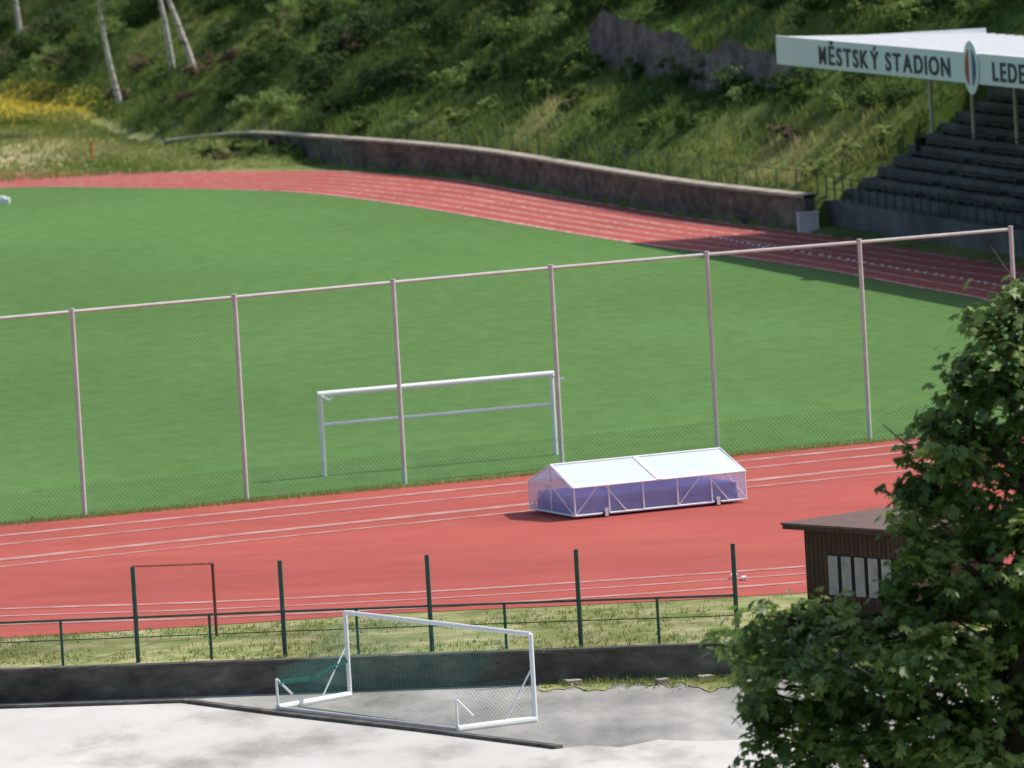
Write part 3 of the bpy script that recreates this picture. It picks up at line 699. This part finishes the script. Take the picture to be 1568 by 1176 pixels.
def hill_tree(base, h, cr, name, birch=False, lean=(0,0), nl=1800, leaf=.36, bare=.45):
    e = empty(name); b = Vector(base); mb = MB(); pts = []; rd_ = []
    r0 = .16 if not birch else .17
    for i in range(7):
        t = i/6; pts.append(b+Vector((lean[0]*t*h+.12*math.sin(t*5+b.x), lean[1]*t*h, -.3+t*h*.85))); rd_.append(r0*(1-.75*t)*(h/9))
    mb.path(pts, rd_, 8)
    lobes = []
    for i in range(8):
        t = bare+(1-bare)*random.random(); an = random.uniform(0, 2*math.pi); rr = cr*(.35+.6*random.random())*(1.1-.5*abs(t-.65))
        j = min(5, int(t*6)); s_ = pts[j].lerp(pts[j+1], t*6-j if t < 1 else .9); tip = s_+Vector((math.cos(an)*rr, math.sin(an)*rr, h*.12))
        mb.path([s_, s_.lerp(tip,.5)+Vector((0,0,-.1)), tip], [.06,.04,.015], 6)
        lobes.append((np.array(tip), np.array([cr*.5,cr*.5,cr*.42])))
    lobes.append((np.array(pts[-1]), np.array([cr*.55,cr*.55,cr*.6])))
    mb.make("trunk_and_limbs", M['birchbark'] if birch else M['bark'], e, True)
    p, d, ct = clump_points(lobes, 110, nl, cr*.13, .35)
    quads("foliage", leafquads(p, unit(d*.4+np.array([0,0,.5])+rng.normal(size=(nl,3))*.7), leaf, .6), ct*.6+rng.random(nl)*.4, M['leafhill'], e)
for (bx, by), (tx, ty) in [((183,160),(163,40)),((266,105),(250,20)),((297,110),(262,-20)),((32,62),(18,-30))]:
    p = Ghit(bx, by); s_ = F/p.y; dx = (tx-bx)/s_/((by-ty)/s_); dx += math.tan(ROLL)
    hill_tree(p, 11, 2.4, "birch_tree", True, (dx*1.0, 0), nl=900, bare=.62)
for px in (-180, 60, 330, 560, 650, 800, 900, 1060, 1330, 1700):
    p = Ghit(px, random.uniform(-15, 5)); q_ = p+Vector((random.uniform(-1,1), random.uniform(5, 11), 0)); q_.z = hz1(q_.x, q_.y)
    hill_tree(q_, random.uniform(7.5, 10), random.uniform(2.4, 3.3), "hillside_tree")

# ruined stone face along the slope
mb = MB(); a0 = Ghit(905,92); a1 = Ghit(1230,135); nx_, nz_ = 70, 12; vs = []
for i in range(nx_):
    for j in range(nz_):
        t = i/(nx_-1); p = a0.lerp(a1, t); hgt = (3.4-1.2*t+.15*math.sin(t*11)+.12*math.sin(t*31))*min(1, 5*t+.6, 4*(1-t)+.4)
        w = j/(nz_-1); p = Vector((p.x, p.y, hz1(p.x, p.y)-.5)) + Vector((0, w*1.3, hgt*w))
        p += Vector((random.uniform(-.08,.08), random.uniform(-.1,.1)+.1*math.sin(i*.7+j*.5), random.uniform(-.08,.08))); vs.append(p)
obj("stone_ruin_wall", vs, [(i*nz_+j, (i+1)*nz_+j, (i+1)*nz_+j+1, i*nz_+j+1) for i in range(nx_-1) for j in range(nz_-1)], M['rock'])
for px, py, s_ in ((350,38,.5),(385,50,.35)):
    p = Ghit(px, py); bpy.ops.mesh.primitive_ico_sphere_add(subdivisions=2, radius=s_, location=p)
    o = bpy.context.object; o.name = "boulder"
    for v_ in o.data.vertices: v_.co *= random.uniform(.75, 1.15); v_.co.z *= .6
    o.data.materials.append(M['coping'])
mb = MB(); p = G(141,246); mb.tube(p, p+UP*.95, .07, n=8); mb.tube(p+UP*.95, p+UP*1.0, .1, n=8); mb.make("marker_post", M['orange'])
mb = MB(); p = G(2,312); mb.box(p-Vector((.8,.2,0)), (1.2,0,0), (0,.8,0), (0,0,.25)); mb.box(p-Vector((.6,.1,-.25)), (.8,0,0), (0,.5,0), (0,0,.12)); mb.make("field_equipment_bag", M['white'])
mb = MB(); p = G(1120,888,.0); mb.box(p+UP*.03, (.16,0,0), (0,.3,0), (0,0,.1)); p = G(1136,890,.0); mb.box(p+UP*.03, (.12,0,0), (0,.3,0), (0,0,.07)); mb.make("starting_block", M['white'])

# ------------------------------------------------------------------ foreground tree
mt = empty("maple_tree"); DT = 130.0
def TP(px, py, dy=0):
    d = ray(px, py); t = (DT+dy)/d.y; return Vector((d.x*t, d.y*t, H+d.z*t))
s_ = F/DT
lob = [(1600,500,85,0),(1530,570,72,-.5),(1600,640,120,.5),(1475,645,66,0),(1432,720,76,-.5),(1540,740,110,.6),(1445,805,85,.3),(1590,860,130,-.6),(1425,890,72,-.8),(1520,960,115,.4),
       (1295,975,60,-.4),(1195,960,66,0),(1130,985,50,.3),(1225,1050,84,-.6),(1330,1040,90,.5),(1155,1070,50,-.2),(1430,1040,110,-.9),(1215,1150,92,0),(1560,1130,140,0),(1330,1180,110,-.5),(1400,1280,150,0),(1250,1280,100,.4),
       (1505,490,36,0),(1560,450,34,0),(1385,970,64,-.5),(1390,810,34,-.6),(1650,760,150,0),(1680,1000,170,.5),(1650,560,100,0),(1700,1200,180,0),(1560,1330,170,0),(1430,1160,110,-.6)]
lobes = []
for px, py, r_, dy in lob:
    c = TP(px, py, dy*1.6); R_ = r_/s_; lobes.append((np.array(c), np.array([R_, R_*1.15, R_*.85])))
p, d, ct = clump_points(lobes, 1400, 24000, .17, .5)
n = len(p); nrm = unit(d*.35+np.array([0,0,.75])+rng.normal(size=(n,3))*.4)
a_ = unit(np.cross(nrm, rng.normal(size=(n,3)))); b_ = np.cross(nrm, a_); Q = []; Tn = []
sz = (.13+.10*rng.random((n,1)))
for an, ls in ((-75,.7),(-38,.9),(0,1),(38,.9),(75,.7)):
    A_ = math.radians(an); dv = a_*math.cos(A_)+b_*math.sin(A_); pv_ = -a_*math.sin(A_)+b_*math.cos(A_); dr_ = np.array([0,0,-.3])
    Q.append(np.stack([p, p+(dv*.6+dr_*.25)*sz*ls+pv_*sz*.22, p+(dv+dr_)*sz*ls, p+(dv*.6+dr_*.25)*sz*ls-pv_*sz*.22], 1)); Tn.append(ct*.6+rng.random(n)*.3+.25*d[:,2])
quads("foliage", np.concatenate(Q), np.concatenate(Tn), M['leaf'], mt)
mb = MB(); tb = TP(1560, 1176); gx, gy = tb.x, tb.y
trunk = [Vector((gx,gy,LOW-.2)), Vector((gx-.05,gy,1.5)), TP(1555,1150), TP(1565,950), TP(1570,750), TP(1585,600), TP(1590,500)]
mb.path(trunk, [.32,.27,.24,.19,.13,.08,.03], 10)
for px, py, r_, dy in lob:
    tip = TP(px, py, dy*1.6); st = min(trunk[1:6], key=lambda q_: abs(q_.z-(tip.z-1.0)))
    if (tip-st).length < .3: continue
    mid = st.lerp(tip, .5)+Vector((0, 0, .2)); mb.path([st, mid, tip], [.09,.06,.02], 7)
    for _ in range(6):
        e_2 = tip+Vector((random.gauss(0,1), random.gauss(0,1), random.gauss(0,.8)))*(r_/s_*.55); mb.path([mid.lerp(tip,.6), tip.lerp(e_2,.5), e_2], [.03,.02,.008], 5)
mb.make("trunk_and_limbs", M['bark'], mt, True)

# ------------------------------------------------------------------ light
EL = math.radians(49); AZ = math.atan2(.93, .33)
sd = Vector((math.sin(AZ)*math.cos(EL), math.cos(AZ)*math.cos(EL), math.sin(EL)))
sun = bpy.data.lights.new("sun", 'SUN'); sun.energy = 4.6; sun.angle = math.radians(.6); sun.color = (1, .95, .86)
so = bpy.data.objects.new("sun", sun); COL.objects.link(so); so.rotation_euler = sd.to_track_quat('Z', 'Y').to_euler()
w = bpy.data.worlds.new("World"); sc.world = w; w.use_nodes = True; N = w.node_tree.nodes
sk = N.new("ShaderNodeTexSky"); sk.sky_type = 'NISHITA'; sk.sun_disc = False; sk.sun_elevation = EL; sk.sun_rotation = AZ
sk.dust_density = 2.5
w.node_tree.links.new(sk.outputs[0], N["Background"].inputs[0]); N["Background"].inputs[1].default_value = .15
sc.view_settings.view_transform = 'Standard'; sc.view_settings.look = 'None'; sc.view_settings.exposure = 0
